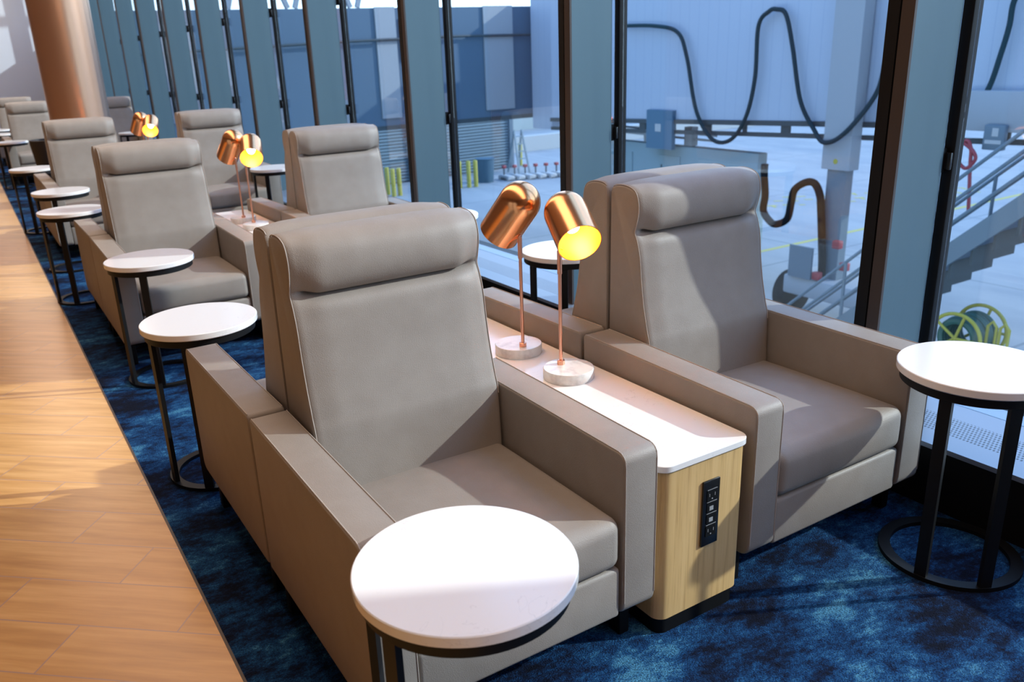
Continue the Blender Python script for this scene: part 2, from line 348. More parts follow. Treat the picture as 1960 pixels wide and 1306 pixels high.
# window fins, slim black mullions and panes
FIN0, BAY = 0.290, 1.783
nfin = 0; npane = 0
proto = None; pw = None
for i in range(-4, 14):
    y = FIN0 + BAY * i
    if y > YB - .1 or y < YF: continue
    if proto is None:
        f = MB().box(2.099, 2.349, 0, .092, .233, 4.3).build('trim_3', FINBLUE); tag(f, kind='structure')
        MB().box(2.087, 2.0985, -.001, .044, .233, 4.3).build('edge_cap', BRONZE, f)
        MB().box(2.087, 2.0985, .050, .093, .233, 4.3).build('edge_channel', DARKCH, f)
        for z in (1.07, 1.95, 2.83): MB().rbox(2.3495, 2.380, .004, .030, z, z + .085, .006, 2).build('bracket', BLACK, f)
        proto = f
    else: f = copy_tree(proto)
    f.name = 'trim_%d' % (3 + nfin); f.location = (0, y, 0); nfin += 1
    if pw is None:
        w = MB().rbox(2.3805, 2.432, -.020, .020, .20, 4.3, .004, 2).build('window_1', BLACK); tag(w, kind='structure')
        MB().box(XG - .003, XG + .003, .0215, BAY - .0215, .233, 4.3).build('window_pane', GLASS, w)
        k = MB()
        for z in (1.07, 1.95, 2.83): k.rbox(2.366, 2.3804, -.018, .018, z + .01, z + .07, .004, 2)
        k.build('clip', BLACKPL, w)
        pw = w
    else: w = copy_tree(pw)
    w.name = 'window_%d' % (1 + npane); w.location = (0, y, 0); npane += 1

# ------------------------------------------------------------------ lounge chair
WC, AW, DC, GAP, PITCH = .80, .108, .7646, .017, 3.2194
XB = WC + .027 + .3275                       # x of the chair by the window
def make_chair():
    t = thing('lounge_chair', (0, 0, 0), '', 'armchair')
    hw, hd = WC / 2, DC / 2
    Y = lambda y: y - hd                      # y from the chair front
    # armrests
    for sx_ in (-1, 1):
        outl = roundpoly([(Y(0), .130), (Y(0), .596), (Y(DC), .608), (Y(DC), .130)], [.035, .028, .012, .01], 6)
        x0, x1 = (-hw, -hw + AW) if sx_ < 0 else (hw - AW, hw)
        a = MB().prism(outl, x0, x1, .007).build('armrest', LEATHER, t)
        for x in (x0 + .004, x1 - .004):
            sm = MB()
            top = [(x, p[0], p[1]) for p in outl if p[1] > .55 or p[0] < Y(.05)]
            fr_ = sorted([q for q in top if q[2] <= .596], key=lambda q: q[2]); tp = sorted([q for q in top if q[2] > .596 or q[1] > Y(.02)], key=lambda q: q[1])
            path = [(x, Y(.0), .17), (x, Y(.0), .56)] + [(x, Y(.028) - .028 * cos(q), .568 + .028 * sin(q)) for q in (pi / 8, pi / 4, 3 * pi / 8)] + [(x, Y(.03), .5968), (x, Y(DC) - .01, .6082)]
            sm.tube(path, .0016, 6); sm.build('seam', THREAD, a)
    # seat cushion with a crown
    sx0, sx1 = -hw + AW + .002, hw - AW - .002; r = .034
    def arcs(h, r, m_=5, mid=8):
        e = [h - r + r * math.tan(pi / 4 * j / m_) for j in range(m_ + 1)]; inner = [-(h - r) + 2 * (h - r) * j / mid for j in range(1, mid)]
        return [-q for q in reversed(e)] + inner + e
    hx, hy, hz = (sx1 - sx0) / 2, .575 / 2, .145 / 2; cx, cy, cz = 0, Y(.001) + hy, .2785 + hz
    cu = MB()
    H = (hx, hy, hz); A3 = [arcs(h, r) for h in H]
    for ax in range(3):
        u_, v_ = [q for q in range(3) if q != ax]
        for sg in (-1, 1):
            vs = []; fs = []; nu, nv = len(A3[u_]), len(A3[v_])
            for p in A3[u_]:
                for q in A3[v_]:
                    c = [0, 0, 0]; c[ax] = sg * H[ax]; c[u_] = p; c[v_] = q
                    inn = [max(-(H[k] - r), min(H[k] - r, c[k])) for k in range(3)]
                    dv = Vector([c[k] - inn[k] for k in range(3)]); dv = dv.normalized() * r
                    P_ = Vector(inn) + dv
                    wgt = max(0, 1 - (P_.x / hx) ** 2) * max(0, 1 - (P_.y / hy) ** 4)
                    if P_.z > 0: P_.z += .020 * wgt * (P_.z / hz)
                    if P_.y < 0: P_.y -= .010 * max(0, 1 - (P_.x / hx) ** 4) * max(0, 1 - (P_.z / hz) ** 2)
                    vs.append((cx + P_.x, cy + P_.y, cz + P_.z))
            for i in range(nu - 1):
                for j in range(nv - 1): fs.append((i * nv + j, i * nv + j + 1, (i + 1) * nv + j + 1, (i + 1) * nv + j))
            cu.add(vs, fs)
    cu.build('seat_cushion', LEATHER, t, 60)
    MB().rbox(sx0, sx1, Y(.008), Y(DC - .02), .128, .277, .012, 3).build('seat_base', LEATHER, t)
    # backrest: side profile (depth from rear plane, z), front face then over the roll
    end = [(.215, .40), (.205, .58), (.190, .64), (.170, .72), (.156, .80), (.146, .88), (.132, .93), (.119, .960), (.125, .983), (.134, 1.02), (.134, 1.055), (.122, 1.087), (.098, 1.102), (.06, 1.108), (.02, 1.104), (.003, 1.088), (.0, 1.06)]
    midp = [(.225, .40), (.218, .58), (.207, .64), (.187, .72), (.170, .80), (.158, .88), (.143, .935), (.090, .9665), (.128, .958), (.155, .985), (.163, 1.03), (.152, 1.08), (.118, 1.110), (.072, 1.118), (.03, 1.114), (.003, 1.092), (.0, 1.06)]
    ns = 64; E_ = catmull(end, ns); M_ = catmull(midp, ns)
    x0, x1 = -hw + AW + .006, hw - AW - .006; nx = 44; v = []; rr = .010
    rows = [(x0, rr), (x0 + rr * .3, rr * .4), (x0 + rr, 0)] + [(x0 + rr + (x1 - x0 - 2 * rr) * i / nx, 0) for i in range(1, nx)] + [(x1 - rr, 0), (x1 - rr * .3, rr * .4), (x1, rr)]
    for x, ins in rows:
        e = min(x - x0, x1 - x) / (x1 - x0)
        q = min(1, e / .15); q = q * q * (3 - 2 * q)
        q2 = min(1, e / .30); q2 = q2 ** .6
        for j in range(ns + 1):
            s = j / ns; w_ = q if .36 < s < .56 else q * .5 + q2 * .5
            if .32 < s <= .36: tt = (s - .32) / .04; w_ = (q * .5 + q2 * .5) * (1 - tt) + q * tt
            if .56 <= s < .62: tt = (s - .56) / .06; w_ = q * (1 - tt) + (q * .5 + q2 * .5) * tt
            P_ = E_[j].lerp(M_[j], w_)
            dp, z = P_.x, P_.y
            c0 = Vector((.06, .8)); dd = Vector((dp, z))
            # inset the outline at the side edges
            a_ = E_[max(j - 1, 0)]; b_ = E_[min(j + 1, ns)]; tn = (b_ - a_).normalized(); nrm = Vector((tn.y, -tn.x))
            if nrm.x < 0 and j < ns * .6: nrm = -nrm
            dd = dd - nrm * ins * (1 if j < ns * .9 else .3)
            taper = 1 - .012 * max(0, (z - .58) / .5)
            v.append((x * taper, Y(DC) - max(dd.x, .0), dd.y))
        v.append((x * (1 - .0), Y(DC) - 0, .40))
    k = ns + 2; f = []; R_ = len(rows)
    for i in range(R_ - 1):
        for j in range(k): f.append((i * k + j, i * k + (j + 1) % k, (i + 1) * k + (j + 1) % k, (i + 1) * k + j))
    f.append(tuple(range(k - 1, -1, -1))); f.append(tuple((R_ - 1) * k + j for j in range(k)))
    bk = MB().add(v, f).build('backrest', LEATHER, t, 50)
    for sgn in (-1, 1):
        pts = []; sm = MB()
        for j in range(4, int(ns * .93)):
            P_ = E_[j]; taper = 1 - .012 * max(0, (P_.y - .58) / .5)
            pts.append((sgn * (-x0 - .004) * taper, Y(DC) - P_.x * .998, P_.y))
        sm.tube(pts, .0016, 6); sm.build('seam', THREAD, bk)
    for sx_ in (-1, 1):
        for yy in (.095, DC - .06):
            MB().rbox(sx_ * (hw - .038) - .017, sx_ * (hw - .038) + .017, Y(yy) - .020, Y(yy) + .020, 0, .133, .004, 2).build('leg', PLINTH, t)
    return t
base = make_chair()
CH = [ # x0, k, backfacing, label
 (0, 0, 0, 'taupe leather lounge chair nearest the camera, behind the largest round white table'),
 (0, 0, 1, 'taupe lounge chair turned away, back to back with the nearest aisle-side chair'),
 (XB, 0, 0, 'taupe leather lounge chair by the window, right of the console with sockets'),
 (XB, 0, 1, 'taupe lounge chair facing away, its back against the front chair by the window'),
 (0, 1, 0, 'taupe lounge chair facing the camera in the second row, beside the tiled aisle'),
 (0, 1, 1, 'taupe lounge chair facing away behind the second-row aisle chair'),
 (XB, 1, 0, 'taupe lounge chair facing the camera in the second row, next to the window fins'),
 (XB, 1, 1, 'taupe lounge chair facing away behind the second-row window chair'),
 (0, 2, 0, 'beige-lit lounge chair facing the camera just in front of the copper column'),
 (0, 2, 1, 'lounge chair facing away right in front of the copper column'),
 (XB, 2, 0, 'third-row window chair facing the camera, right of the small far lamp'),
 (XB, 2, 1, 'lounge chair facing away behind the third-row window chair'),
 (0, 3, 0, 'grey lounge chair partly hidden left of the copper column, facing the camera'),
 (0, 3, 1, 'lounge chair facing away, back to back with the one left of the column'),
 (XB, 3, 0, 'grey lounge chair peeking out right of the copper column'),
 (0, 4, 0, 'farthest lounge chair at the left edge, in front of the pale back wall'),
]
for n_, (x0, k, back, lab) in enumerate(CH):
    o = base if n_ == 0 else copy_tree(base)
    y0 = PITCH * k if k < 3 else 12.5 + PITCH * (k - 3)
    if back: o.location = (x0 + WC / 2, y0 + DC + GAP + DC / 2, 0); o.rotation_euler = (0, 0, pi)
    else: o.location = (x0 + WC / 2, y0 + DC / 2, 0)
    tag(o, lab, 'armchair', 'taupe lounge chairs in rows')

# ------------------------------------------------------------------ console between the chairs
def make_console():
    t = thing('console', (0, 0, 0), '', 'console table')
    x0, x1, y1 = 0, .3275, 2 * DC + GAP
    b_ = MB().rbox(x0 + .008, x1 - .008, .006, y1 - .006, .052, .499, .034, 8, 'z').build('cabinet', OAK, t)
    MB().rbox(x0 + .016, x1 - .016, .014, y1 - .014, 0, .0515, .03, 8, 'z').build('plinth', PLINTH, t)
    tp = MB().rbox(x0, x1, 0, y1, .502, .521, .04, 10, 'z')
    w_ = tp.build('worktop', QUARTZ, t)
    bv = w_.modifiers.new('edge', 'BEVEL'); bv.width = .002; bv.segments = 2; bv.limit_method = 'ANGLE'
    pn = MB().rbox(.150, .211, -.001, .0058, .238, .436, .002, 2).build('power_strip', BLACKPL, t)
    tag(pn, 'black strip of two sockets and two USB ports')
    def face(nm, a, b2, c, d2, m_, dy=-.0016): return MB().box(a, b2, -.0014 + dy, -.0012, c, d2).build(nm, m_, pn)
    for zc in (.391, .283):
        o = face('socket', .163, .199, zc - .016, zc + .016, PLINTH)
    for zc in (.355, .320): face('usb_port', .164, .198, zc - .014, zc + .014, PLINTH)
    for zc in (.355, .320): MB().box(.172, .186, -.0042, -.003, zc - .008, zc + .004).build('port_tongue', WHITE, pn)
    ln_ = MB()
    for zc in (.410, .373, .338, .303): ln_.box(.163, .199, -.0034, -.0028, zc - .0006, zc + .0006)
    for zc in (.391, .283):
        ln_.box(.170, .1715, -.0038, -.003, zc - .002, zc + .007); ln_.box(.190, .1915, -.0038, -.003, zc - .002, zc + .007); ln_.box(.179, .183, -.0038, -.003, zc - .011, zc - .008)
    ln_.build('socket_marking', mat('socket_grey', (.35, .35, .36), .4), pn)
    return t
con = make_console()
CL = ['oak console with white quartz top and black power strip, between the two nearest chairs',
      'oak console with white top between the second-row chairs, two copper lamps on it',
      'console with white top between the third-row chairs, far copper lamp on it',
      'farthest console with bare white top, between the chairs beyond the copper column']
for k in range(4):
    o = con if k == 0 else copy_tree(con)
    o.location = (WC + .0135, PITCH * k if k < 3 else 12.5, 0); tag(o, CL[k], 'console table', 'oak consoles between the chairs')

# ------------------------------------------------------------------ copper lamps
def make_lamp(pole, a, bc, Soff, label, loc, k, rr_=.07):
    t = thing('table_lamp', loc, label, 'table lamp', 'copper table lamps')
    # local frame: origin at base centre on the worktop
    H = .035
    MB().lathe([(.0, 0), (.081, 0), (.083, .003), (.083, H - .003), (.081, H), (0, H)], 56, cap=False).build('base', MARBLE, t)
    px, py = pole
    po = MB(); po.lathe([(.0125, H), (.0125, H + .014), (.011, H + .015), (.006, H + .0155)], 20, (px, py, 0), cap=True)
    po.tube([(px, py, H + .01), (px, py, Soff[3])], .0058, 16); po.tube([(px, py, Soff[3] - .075), (px, py, Soff[3])], .0078, 16)
    po.build('pole', COPPERROD, t)
    a = Vector(a).normalized(); Sc = Vector(Soff[:3]); R = rr_; L = .149
    prof = [(R * sin(q), -R * cos(q)) for q in (pi / 2 * j / 14 for j in range(15))] + [(R, L * .5), (R, L)]
    inn = [(R - .0025, L), (R - .0025, L * .5)] + [((R - .0025) * sin(q), -(R - .0025) * cos(q)) for q in (pi / 2 * j / 14 for j in range(14, -1, -1))]
    sh = MB().lathe(prof + [(R - .0012, L)], 56, Sc, a, cap=False).build('lamp_shade', COPPER, t)
    li = MB().lathe(inn, 56, Sc, a, cap=False).build('shade_lining', GOLD, sh)
    MB().lathe([(0.0, -.05), (.016, -.05), (.016, .0), (0, .0)], 20, Sc, a, cap=False).build('lamp_holder', WHITE, sh)
    bb = MB().lathe([(.001, .0), (.012, .003), (.015, .012), (.024, .04), (.027, .058), (.022, .075), (.010, .085), (.0005, .088)], 24, Sc, a, cap=False).build('bulb', BULB, sh)
    J = Vector((px, py, Soff[3])); ax_pt = Sc + a * max(0, min(L, (J - Sc).dot(a))); near = ax_pt + (J - ax_pt).normalized() * (R - .004)
    MB().tube([J - Vector((0, 0, .004)), near], .0055, 12).build('swivel_joint', COPPERROD, t)
    Ld = bpy.data.lights.new('lamp_glow', 'POINT'); Ld.energy = 0.8; Ld.color = (1.0, .55, .18); Ld.shadow_soft_size = .02
    lo = bpy.data.objects.new('lamp_glow', Ld); COL.objects.link(lo); lo.parent = t; lo.location = Sc + a * .118
    return t
ZW = .521
LN = {0: ('near copper lamp on the front console, glowing mouth turned to the camera', 'copper lamp behind it on the front console, shade turned away'),
      1: ('bright copper lamp on the second console, open shade facing the camera', 'copper lamp on the second console, shade turned away behind the glowing one'),
      2: ('small far copper lamp left of the third-row window chair, lit mouth showing', 'far copper lamp mostly hidden behind the lit far one'),
      3: ('tiny dim reddish lamp farthest back, just right of the far lit lamp', None)}
for k in range(3):
    dy = PITCH * k + (.09 * min(k, 1)); dx = -.03 * min(k, 1)
    for which in (0, 1):
        if LN[k][which] is None: continue
        if which == 0:
            P = (1.006, .691); B = (1.010, .655); a = (-.285, -.862, -.492); Sx = (1.0204 + .045, .7345, 1.04); jz = .936
        else:
            P = (1.005, .914); B = (1.013, .955); a = (-.177, .563, -.70); Sx = (1.0063, .9097, 1.06); jz = .946
        if k == 3: B = (B[0], B[1])
        make_lamp((P[0] - B[0], P[1] - B[1]), a, None, (Sx[0] - B[0], Sx[1] - B[1], Sx[2] - ZW, jz - ZW), LN[k][which], (B[0] + dx, B[1] + dy, ZW + .0), k)

# ------------------------------------------------------------------ round side tables
def make_table():
    t = thing('side_table', (0, 0, 0), '', 'side table')
    R = .2127; zt = .629
    MB().lathe([(0, zt - .024), (R - .003, zt - .024), (R, zt - .021), (R, zt - .002), (R - .002, zt), (0, zt)], 96, cap=False).build('tabletop', QUARTZ, t)
    MB().lathe([(0, zt - .025), (.198, zt - .025), (.201, zt - .027), (.201, zt - .051), (.198, zt - .053), (0, zt - .053)], 80, cap=False).build('apron_ring', BLACK, t)
    MB().ring(.166, .200, .0, .014, 80).build('base_ring', BLACK, t)
    for s in (-1, 1):
        q = s * radians(26); c, sn = cos(q), sin(q); m_ = MB()
        v = []
        for z in (.0135, zt - .0535):
            for (dr, dt) in ((-.008, -.017), (.008, -.017), (.008, .017), (-.008, .017)):
                r = .188 + dr; v.append((r * c - dt * sn, r * sn + dt * c, z))
        m_.add(v, [(3, 2, 1, 0), (4, 5, 6, 7), (0, 1, 5, 4), (1, 2, 6, 5), (2, 3, 7, 6), (3, 0, 4, 7)]).build('leg', BLACK, t)
    return t
tb = make_table()
TB = [(.127, -.2065, 170, 'largest round white side table in the foreground, top half in sunlight'),
      (.108, 1.769, 215, 'sunlit round white table between the first and second chairs beside the aisle, nearer one'),
      (.161, 3.017, 222, 'round white table overlapping the arm of the second-row aisle chair'),
      (1.829, -.2055, 214, 'round white table by the window at the right edge'),
      (1.829, 1.775, 205, 'round white table seen behind the front lamp shades by the window'),
      (1.826, 3.0, 205, 'round white table by the window just right of the nearest backrest'),
      (.019, 5.02, 215, 'round white table behind the second-row aisle chair, lower of the pair by the aisle'),
      (.067, 6.143, 222, 'round white table in front of the beige-lit third-row aisle chair'),
      (.02, 8.21, 215, 'round white table in front of the dark tub seat along the aisle'),
      (.05, 12.27, 215, 'small far round white table at the left edge before the chair left of the column'),
      (.02, 14.28, 215, 'farther round white table at the left edge'),
      (.05, 15.5, 215, 'farthest round white table, against the left edge'),
      (1.83, 6.20, 205, 'round white table right of the second-row lamps, before the third-row window chair'),
      (1.66, 12.27, 205, 'far round white table between the column and the small far lamp'),
      ]
for n_, (x, y, an, lab) in enumerate(TB):
    o = tb if n_ == 0 else copy_tree(tb)
    o.location = (x, y, 0); o.rotation_euler = (0, 0, radians(an)); tag(o, lab, 'side table', 'round white side tables')

# ------------------------------------------------------------------ copper column, dark stool, far seats
c_ = MB().lathe([(.33, 0), (.33, 4.3)], 72, cap=True).build('column', COLUMNMAT, loc=(.735, 10.0, 0)); tag(c_, 'large round copper-coloured column rising behind the third row', 'column')
t = thing('tub_stool', (.47, 11.65, 0), 'dark brown tapered tub seat left of the column, behind the beige-lit chair', 'stool')
MB().lathe([(.0, .06), (.17, .06), (.18, .08), (.235, .60), (.238, .66), (.225, .665), (.215, .60), (.205, .42), (0, .42)], 40, cap=False).build('tub_shell', DARKBROWN, t)
MB().lathe([(0, 0), (.15, 0), (.15, .06), (0, .06)], 32, cap=False).build('plinth', PLINTH, t)

# ------------------------------------------------------------------ outside: apron and equipment
G = -4.0
tag(MB().box(2.7, 260, -60, 260, G - .3, G).build('apron_pavement', APRON), kind='structure')
t = thing('passenger_bridge', (14, 9, G), 'long lavender boarding bridge spanning the right windows', 'boarding bridge')
def bz(y): return -.24 + (15.6 - y) * .032
def P3(x, y, z): return (x - 14, y - 9, z - G)
m_ = MB(); v = [P3(x, y, z + o_) for x in (14, 17) for (y, z) in ((-8, bz(-8)), (18.9, bz(18.9))) for o_ in (0, 3.3)]
m_.add(v, [(0, 1, 3, 2), (4, 6, 7, 5), (0, 4, 5, 1), (2, 3, 7, 6), (0, 2, 6, 4), (1, 5, 7, 3)]).build('tunnel', BRIDGE, t)
m_ = MB()
m_.bar(P3(13.97, -8, bz(-8) - .02), P3(13.97, 18.9, bz(18.9) - .02), .07, .10); m_.bar(P3(14.0, -8, bz(-8) - .26), P3(14.0, 18.9, bz(18.9) - .26), .08, .09)
for k in range(24):
    y = -7 + k * 1.1; m_.bar(P3(14, y, bz(y) - .02), P3(14, y, bz(y) - .26), .10 if k % 2 else .22, .05)
m_.build('lower_rail', STEELD, t)
sc_ = MB().box(*[q for q in (-.28, .02)], .02 - .32, .02 + .32, -.92 - G, 2.9 - G)
sc_ = MB(); sc_.box(-.34, -.05, 8.78 - 9, 9.40 - 9, -.88 - G, 3.0 - G); sc_o = sc_.build('support_column', PALEMET, t)
MB().box(-.30, -.08, 8.86 - 9, 9.28 - 9, .75, -.88 - G).build('inner_column', STEELB, sc_o)
MB().lathe([(.05, 0), (.05, .01)], 16, (-.345, .09, 3.28), (1, 0, 0)).build('warning_disc', YELLOW, sc_o)
wb = MB().rbox(-.6, .5, -1.0, .9, .55, .95, .05, 2).build('wheel_bogie', PALEMET, t)
for yy in (-1.15, 1.05): MB().lathe([(.0, -.18), (.3, -.18), (.45, -.14), (.45, .14), (.3, .18), (0, .18)], 28, (-.1, yy, .45), (0, 1, 0), cap=False).build('wheel', RUBBER, wb)
MB().box(-.65, -.6, .2, .75, .95, 1.6).build('junction_box', STEELB, wb)
for yy, zz in ((-.5, 1.35), (.1, 1.05), (-.3, 1.75)): MB().rbox(-.64, -.5, yy - .08, yy + .08, zz - .08, zz + .08, .02, 2).build('red_beacon', RED, wb)
MB().box(-.12, .0, 13.84 - 9, 14.74 - 9, -.86 - G, .05 - G).build('electrical_box', BOXBLUE, t)
eb = t.children[-1] if t.children else None
MB().box(-.13, -.12, 14.22 - 9, 14.42 - 9, -.45 - G, -.27 - G).build('box_notice', WHITE, [o for o in COL.objects if o.name.startswith('electrical_box')][0])
MB().rbox(-.25, .0, 5.55 - 9, 6.9 - 9, -.02 - G, .62 - G, .02, 2).build('door_housing', PALEMET, t)
gb = MB().rbox(-.36, -.25, 6.0 - 9, 6.34 - 9, -.30 - G, .10 - G, .02, 2).build('switch_box', STEELB, t)
MB().box(-.365, -.36, 6.10 - 9, 6.20 - 9, -.08 - G, .05 - G).build('box_notice', WHITE, gb)
MB().box(-.365, -.36, 6.04 - 9, 6.30 - 9, -.20 - G, -.14 - G).build('box_notice', WHITE, gb)
# hanging cable loops on the bridge
def tubeat(name, pts, r, m_, label, cat, group=None, n=90, parent=None, smooth=True):
    o0 = Vector(pts[0]); q = catmull([Vector(p) - o0 for p in pts], n) if smooth else [Vector(p) - o0 for p in pts]
    o = MB().tube(q, r, 10).build(name, m_, parent, 60); o.location = o0
    if label: tag(o, label, cat, group)
    return o
xc = 13.85
cab = [(15.64, 2.01), (14.51, 1.96), (13.72, 1.79), (13.39, 1.24), (13.04, .1), (12.52, -.51), (11.97, -.51), (11.56, -.01), (11.37, .79), (11.36, 1.81), (11.11, 2.08), (10.92, 2.11), (10.68, 2.0), (10.46, 1.39), (10.18, .39), (9.81, -.15), (9.3, -.37), (8.86, -.15), (8.51, .52), (8.38, 1.16), (8.25, 1.9), (8.0, 2.1), (7.7, 1.9), (7.5, 1.1), (7.2, .35), (6.94, .17), (6.72, .26), (6.48, .64), (6.36, 1.2), (6.3, 1.59), (6.28, 1.97), (6.1, 2.3)]
tubeat('festoon_cable', [(xc - (.28 if 8.6 < y < 9.7 else 0), y, z) for y, z in cab], .045, HOSET, 'thick dark cable hanging in tall loops along the boarding bridge', 'cable', n=260)
tubeat('utility_hose', [(13.6, y, z) for y, z in [(10.74, -.9), (10.74, -1.1), (10.68, -1.54), (10.7, -1.87), (10.51, -2.07), (10.33, -2.11), (10.07, -1.96), (10.0, -1.62), (9.94, -1.35), (9.7, -1.18), (9.48, -1.17), (9.33, -1.38), (9.27, -1.69), (9.15, -2.57), (9.12, -3.0)]], .075, RUBBER, 'fat dark hose bent in an S shape beside the bridge support column', 'hose')
tubeat('red_hose', [(13.55, y, z) for y, z in [(6.7, -.15), (6.52, -.24), (6.40, -.34), (6.36, -.46), (6.5, -.61), (6.66, -.46), (6.63, -.25), (6.53, -.16), (6.45, -.3), (6.43, -.53), (6.37, -1.05), (6.34, -1.36)]], .03, RED, 'coiled red hose hanging under the boarding bridge', 'hose')
# dark second bridge seen in the windows left of the lamps
t = thing('terminal_bridge', (11, 20.8, G), 'dark blue boarding bridge crossing behind the left windows', 'boarding bridge')
MB().box(-8.2, 3.7, 0, 3, -.30 - G, 2.78 - G).build('tunnel', BRIDGEB, t)
MB().box(-8.2, 3.7, -.02, 0, -.42 - G, -.30 - G).build('lower_rail', STEELD, t)
for a_, b2 in ((9.55, 10.15), (12.95, 13.95)): MB().box(a_ - 11, b2 - 11, -.06, -.021, -.10 - G, 2.80 - G).build('pale_panel', PALEMET, t)
MB().box(10.25 - 11, 10.7 - 11, -.05, -.021, 1.4 - G, 2.5 - G).build('dark_window', STEELD, t)
MB().tube([(-8, -.12, 1.80 - G), (-2.5, -.12, 1.95 - G), (1, -.12, 2.0 - G), (3.6, -.12, 1.98 - G)], .035, 8).build('cable', STEELD, t)
MB().box(14.5 - 11, 18.5 - 11, -1.2, -.2, -.72 - G, 3.2 - G).build('bridge_end_box', BRIDGE, t)
# steel frame above
t = thing('rooftop_frame', (9, 22, 2.86), 'pale steel frame against the bright sky at the top of the left windows', 'roof frame')
m_ = MB()
for x in (-3, -1.2, .6): m_.bar((x, 0, 0), (x + .7, 0, 2.2), .12); m_.bar((x + 1.6, 0, 0), (x + .7, 0, 2.2), .12)
m_.bar((-6, 0, 2.2), (5, 0, 2.2), .12); m_.build('truss', PALEMET, t)
# pale equipment cabinet under the bridge
t = thing('equipment_cabinet', (14.2, 13.3, G), 'long pale teal equipment cabinet on the apron below the bridge', 'equipment cabinet')
MB().rbox(-.0, .30, -1.85, 3.6, 0, -.80 - G, .03, 2).build('housing', CABTEAL, t)
for yy in (.55, 2.3):
    d_ = MB().box(-.02, -.001, yy, yy + .75, 1.0, 2.95).build('door', CABTEAL, t); MB().box(-.03, -.021, yy + .62, yy + .66, 2.65, 2.72).build('handle', STEELD, d_)
m_ = MB()
for yy in (.3, 1.75, 3.2): m_.box(.1, .3, yy, yy + .25, -.79 - G, -.35 - G)
m_.bar((.2, -.4, -.52 - G), (.2, 3.3, -.45 - G), .05); m_.bar((.2, -.4, -.64 - G), (.2, 3.3, -.6 - G), .05); m_.build('pipework', PALEMET, t)
# service stairs
t = thing('service_stairs', (9, 7.25, G), 'blue grey steel service stairs with tube handrails in the right windows', 'stairs')
def st(y, dz): return (-1.09 + .91 * (4.04 - y) + dz) - G
y_lo, y_hi = 7.2, 1.2
for xo, nm in ((0, 'stringer'), (.95, 'stringer')):
    m_ = MB(); v = []
    for x in (xo, xo + .05):
        for y, dz in ((y_lo, 0), (y_hi, 0), (y_hi, .28), (y_lo, .28)): v.append((x, y - 7.25, st(y, dz)))
    m_.add(v, [(0, 1, 2, 3), (7, 6, 5, 4), (0, 4, 5, 1), (1, 5, 6, 2), (2, 6, 7, 3), (3, 7, 4, 0)]).build(nm, STEELB, t)
    rl = MB()
    for dz in (1.02, .78, .52): rl.tube([(xo + .02, y_lo - 7.25, st(y_lo, dz)), (xo + .02, y_hi - 7.25, st(y_hi, dz))], .022, 8)
    for k in range(5):
        y = 6.6 - k * 1.25; rl.tube([(xo + .02, y - 7.25, st(y, .1)), (xo + .02, y - 7.25, st(y, 1.02))], .022, 8)
    rl.build('handrail', STEELB, t)
for k in range(26):
    y = y_lo - .12 - k * .23
    m_ = MB(); m_.box(.0505, .9495, y - .12 - 7.25, y + .12 - 7.25, st(y, .10), st(y, .10) + .03); m_.box(.0505, .9495, y - .12 - 7.25, y - .09 - 7.25, st(y, -.08), st(y, .10)); m_.build('tread', STEELD, t)
# hose reel cart
t = thing('hose_reel_cart', (9.2, 3.75, G), 'yellow framed reel cart with green hose at the lower right window', 'hose reel')
zc = 2.12
for xx in (-.25, .3):
    m_ = MB(); m_.tube([(xx, .30 * cos(q), zc + .30 * sin(q)) for q in (2 * pi * j / 40 for j in range(40))], .022, 8, True)
    for j in range(5):
        q = 2 * pi * j / 5 + .6; m_.tube([(xx, 0, zc), (xx, .30 * cos(q), zc + .30 * sin(q))], .018, 8)
    m_.build('reel_wheel', YELLOW, t)
m_ = MB()
for k in range(6): m_.tube([(-.2 + k * .08, (.20 + .012 * (k % 2)) * cos(q), zc + (.20 + .012 * (k % 2)) * sin(q)) for q in (2 * pi * j / 32 for j in range(32))], .042, 8, True)
m_.build('green_hose', GREENH, t)
m_ = MB()
for yy in (-.42, -.28): m_.tube([(-.1, yy, 1.6), (-.1, yy, 2.32), (-.1, yy - .05, 2.38), (-.1, yy - .10, 2.32), (-.1, yy - .10, 1.6)], .018, 8)
m_.box(-.4, .4, -.45, .45, 1.55, 1.62)
for xx in (-.35, .35):
    for yy in (-.4, .4): m_.bar((xx, yy, 0), (xx, yy, 1.56), .06)
m_.build('cart_frame', YELLOW, t)
# louvred screen
t = thing('louvred_screen', (17.5, 31.5, G), 'tall blue grey louvred screen wall behind the bollards', 'screen wall')
a_, b2 = Vector((-7.0, 2.2, 0)), Vector((5.2, 3.2, 0)); m_ = MB(); hs = 3.45
m_.bar((a_.x, a_.y + .1, hs / 2), (b2.x, b2.y + .1, hs / 2), .06, hs); m_.build('backing', STEELB, t)
m_ = MB()
for k in range(24):
    z = .12 + k * .142; m_.bar((a_.x, a_.y, z), (b2.x, b2.y, z), .06, .085)
m_.build('louvre_slats', LOUV, t)
m_ = MB()
for q in (0, .28, .52, 1.0):
    p = a_.lerp(b2, q); MB().bar((p.x, p.y - .06, 0), (p.x, p.y - .06, 3.7), .22).build('post', STEELB, t)
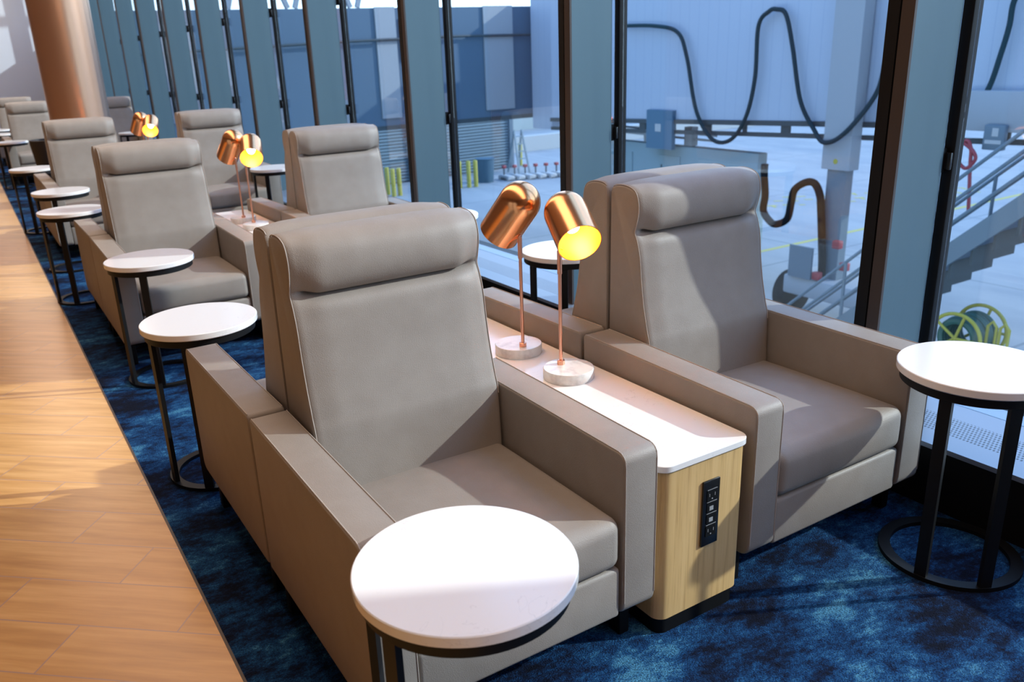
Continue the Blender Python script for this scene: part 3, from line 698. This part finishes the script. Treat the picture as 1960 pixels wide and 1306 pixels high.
# bollards
BO = [(17.28, 30.5, 'leftmost of the three'), (17.67, 30.35, 'middle one of the three'), (18.1, 30.68, 'rightmost of the three')]
first = None
def bollard(x, y, label, h=1.15):
    global first
    if first is None:
        first = MB().lathe([(.0, 0), (.095, 0), (.095, h - .05), (.08, h - .015), (.04, h), (0, h)], 20, cap=False).build('bollard', YELLOW); o = first
    else: o = first.copy(); COL.objects.link(o)
    o.location = (x, y, G); tag(o, label, 'bollard', 'yellow bollards on the apron')
bollard(17.48, 30.7, 'yellow bollard right beside the slim black mullion, left of the blue bin group')
bollard(17.84, 30.55, 'yellow bollard second from the mullion, left of the blue bin')
bollard(18.16, 30.5, 'yellow bollard touching the left side of the blue bin')
bollard(22.9, 35.0, 'left one of the two yellow bollards behind the step ladder')
bollard(23.5, 35.0, 'right one of the two yellow bollards behind the step ladder')
for k, (x, y) in enumerate(((14.10, 31.5), (14.36, 31.4), (14.34, 30.8), (14.62, 30.8))):
    bollard(x, y, ['farthest left of the yellow bollards right of the second-row chair back', 'tallest looking yellow bollard, second from the left beside the chair back', 'third yellow bollard from the left beside the chair back', 'yellow bollard nearest the bronze fin edge beside the chair back'][k])
b_ = MB().lathe([(0, 0), (.36, 0), (.42, 1.0), (.44, 1.02), (.44, 1.06), (0, 1.06)], 28, cap=False).build('waste_bin', BINM, loc=(19.2, 31.4, G)); tag(b_, 'round blue waste bin right of the yellow bollards', 'bin')
# row of small white carts with red tops
fc = None
for k in range(7):
    x, y = 20.2 + k * .46, 31.2 - k * .18
    if fc is None:
        fc = thing('chock_cart', (0, 0, 0), '', 'chock cart'); MB().rbox(-.14, .14, -.45, .45, .08, .22, .04, 2).build('tray', WHITE, fc)
        MB().tube([(0, .2, .2), (0, .2, .52)], .035, 8).build('handle', STEELD, fc); MB().rbox(-.09, .09, .12, .28, .5, .64, .03, 2).build('red_cap', RED, fc); o = fc
        for yy in (-.35, .35): MB().lathe([(.0, -.17), (.1, -.17), (.1, .17), (0, .17)], 16, (0, yy, .1), (1, 0, 0), cap=False).build('wheel', WHITE, fc)
    else: o = copy_tree(fc)
    o.location = (x, y, G)
    tag(o, 'low white wheeled cart with red cap in the row beside the blue bin', 'cart', 'white carts with red caps')
t = thing('step_ladder', (22.0, 32.9, G), 'pale blue A-frame step ladder behind the row of white carts', 'ladder')
m_ = MB()
for x in (-.3, .3): m_.bar((x, -.5, 0), (x * .7, 0, 2.0), .07); m_.bar((x, .5, 0), (x * .7, 0, 2.0), .07)
m_.build('ladder_rails', LOUV, t)
m_ = MB()
for k in range(1, 6): m_.bar((-.28, -.5 + k * .085, k * .34), (.28, -.5 + k * .085, k * .34), .05)
m_.build('ladder_rungs', LOUV, t)
m_ = MB().box(-.9, 24, 0, .5, 0, .85).build('concrete_barrier', outm('pale_concrete', (.28,.30,.31)), loc=(24.5, 40, G)); tag(m_, 'long pale concrete barrier beyond the step ladder', 'barrier')
m_ = MB().box(-12, 40, 0, 6, 0, 2.3).build('ground_building', outm('pale_green_building', (.22,.27,.28)), loc=(26, 52, G)); tag(m_, 'low pale building in the distance beyond the barrier', 'building')
t = thing('terminal_building', (40, 75, G), 'distant bluish terminal wing along the horizon', 'building')
MB().box(-60, 60, 0, 20, 0, 7.0).build('wall', PALEMET, t)
MB().box(-60, 60, -.05, 0, 2.5, 5.2).build('window_band', STEELB, t)
# paint on the apron
tag(MB().box(-6, 30, -.08, .08, 0, .006).build('painted_line', YELLOW, loc=(22, 14.2, G)), 'thin yellow line painted across the apron', 'painted line')
m_ = MB(); rr_ = random.Random(4)
for k in range(46):
    x = k % 16 * .62 + rr_.random() * .2; y = -(k // 16) * .75 + rr_.random() * .25; w_ = .15 + rr_.random() * .25
    m_.box(x, x + w_, y, y + .12, 0, .006)
    if rr_.random() < .6: m_.box(x + w_ * .4, x + w_ * .4 + .1, y - .3, y + .1, 0, .0055)
o = m_.build('painted_marking', YELLOW, loc=(22.5, 20.6, G)); o.rotation_euler = (0, 0, radians(-28)); tag(o, 'broken yellow markings painted on a blue patch of apron', 'painted marking')
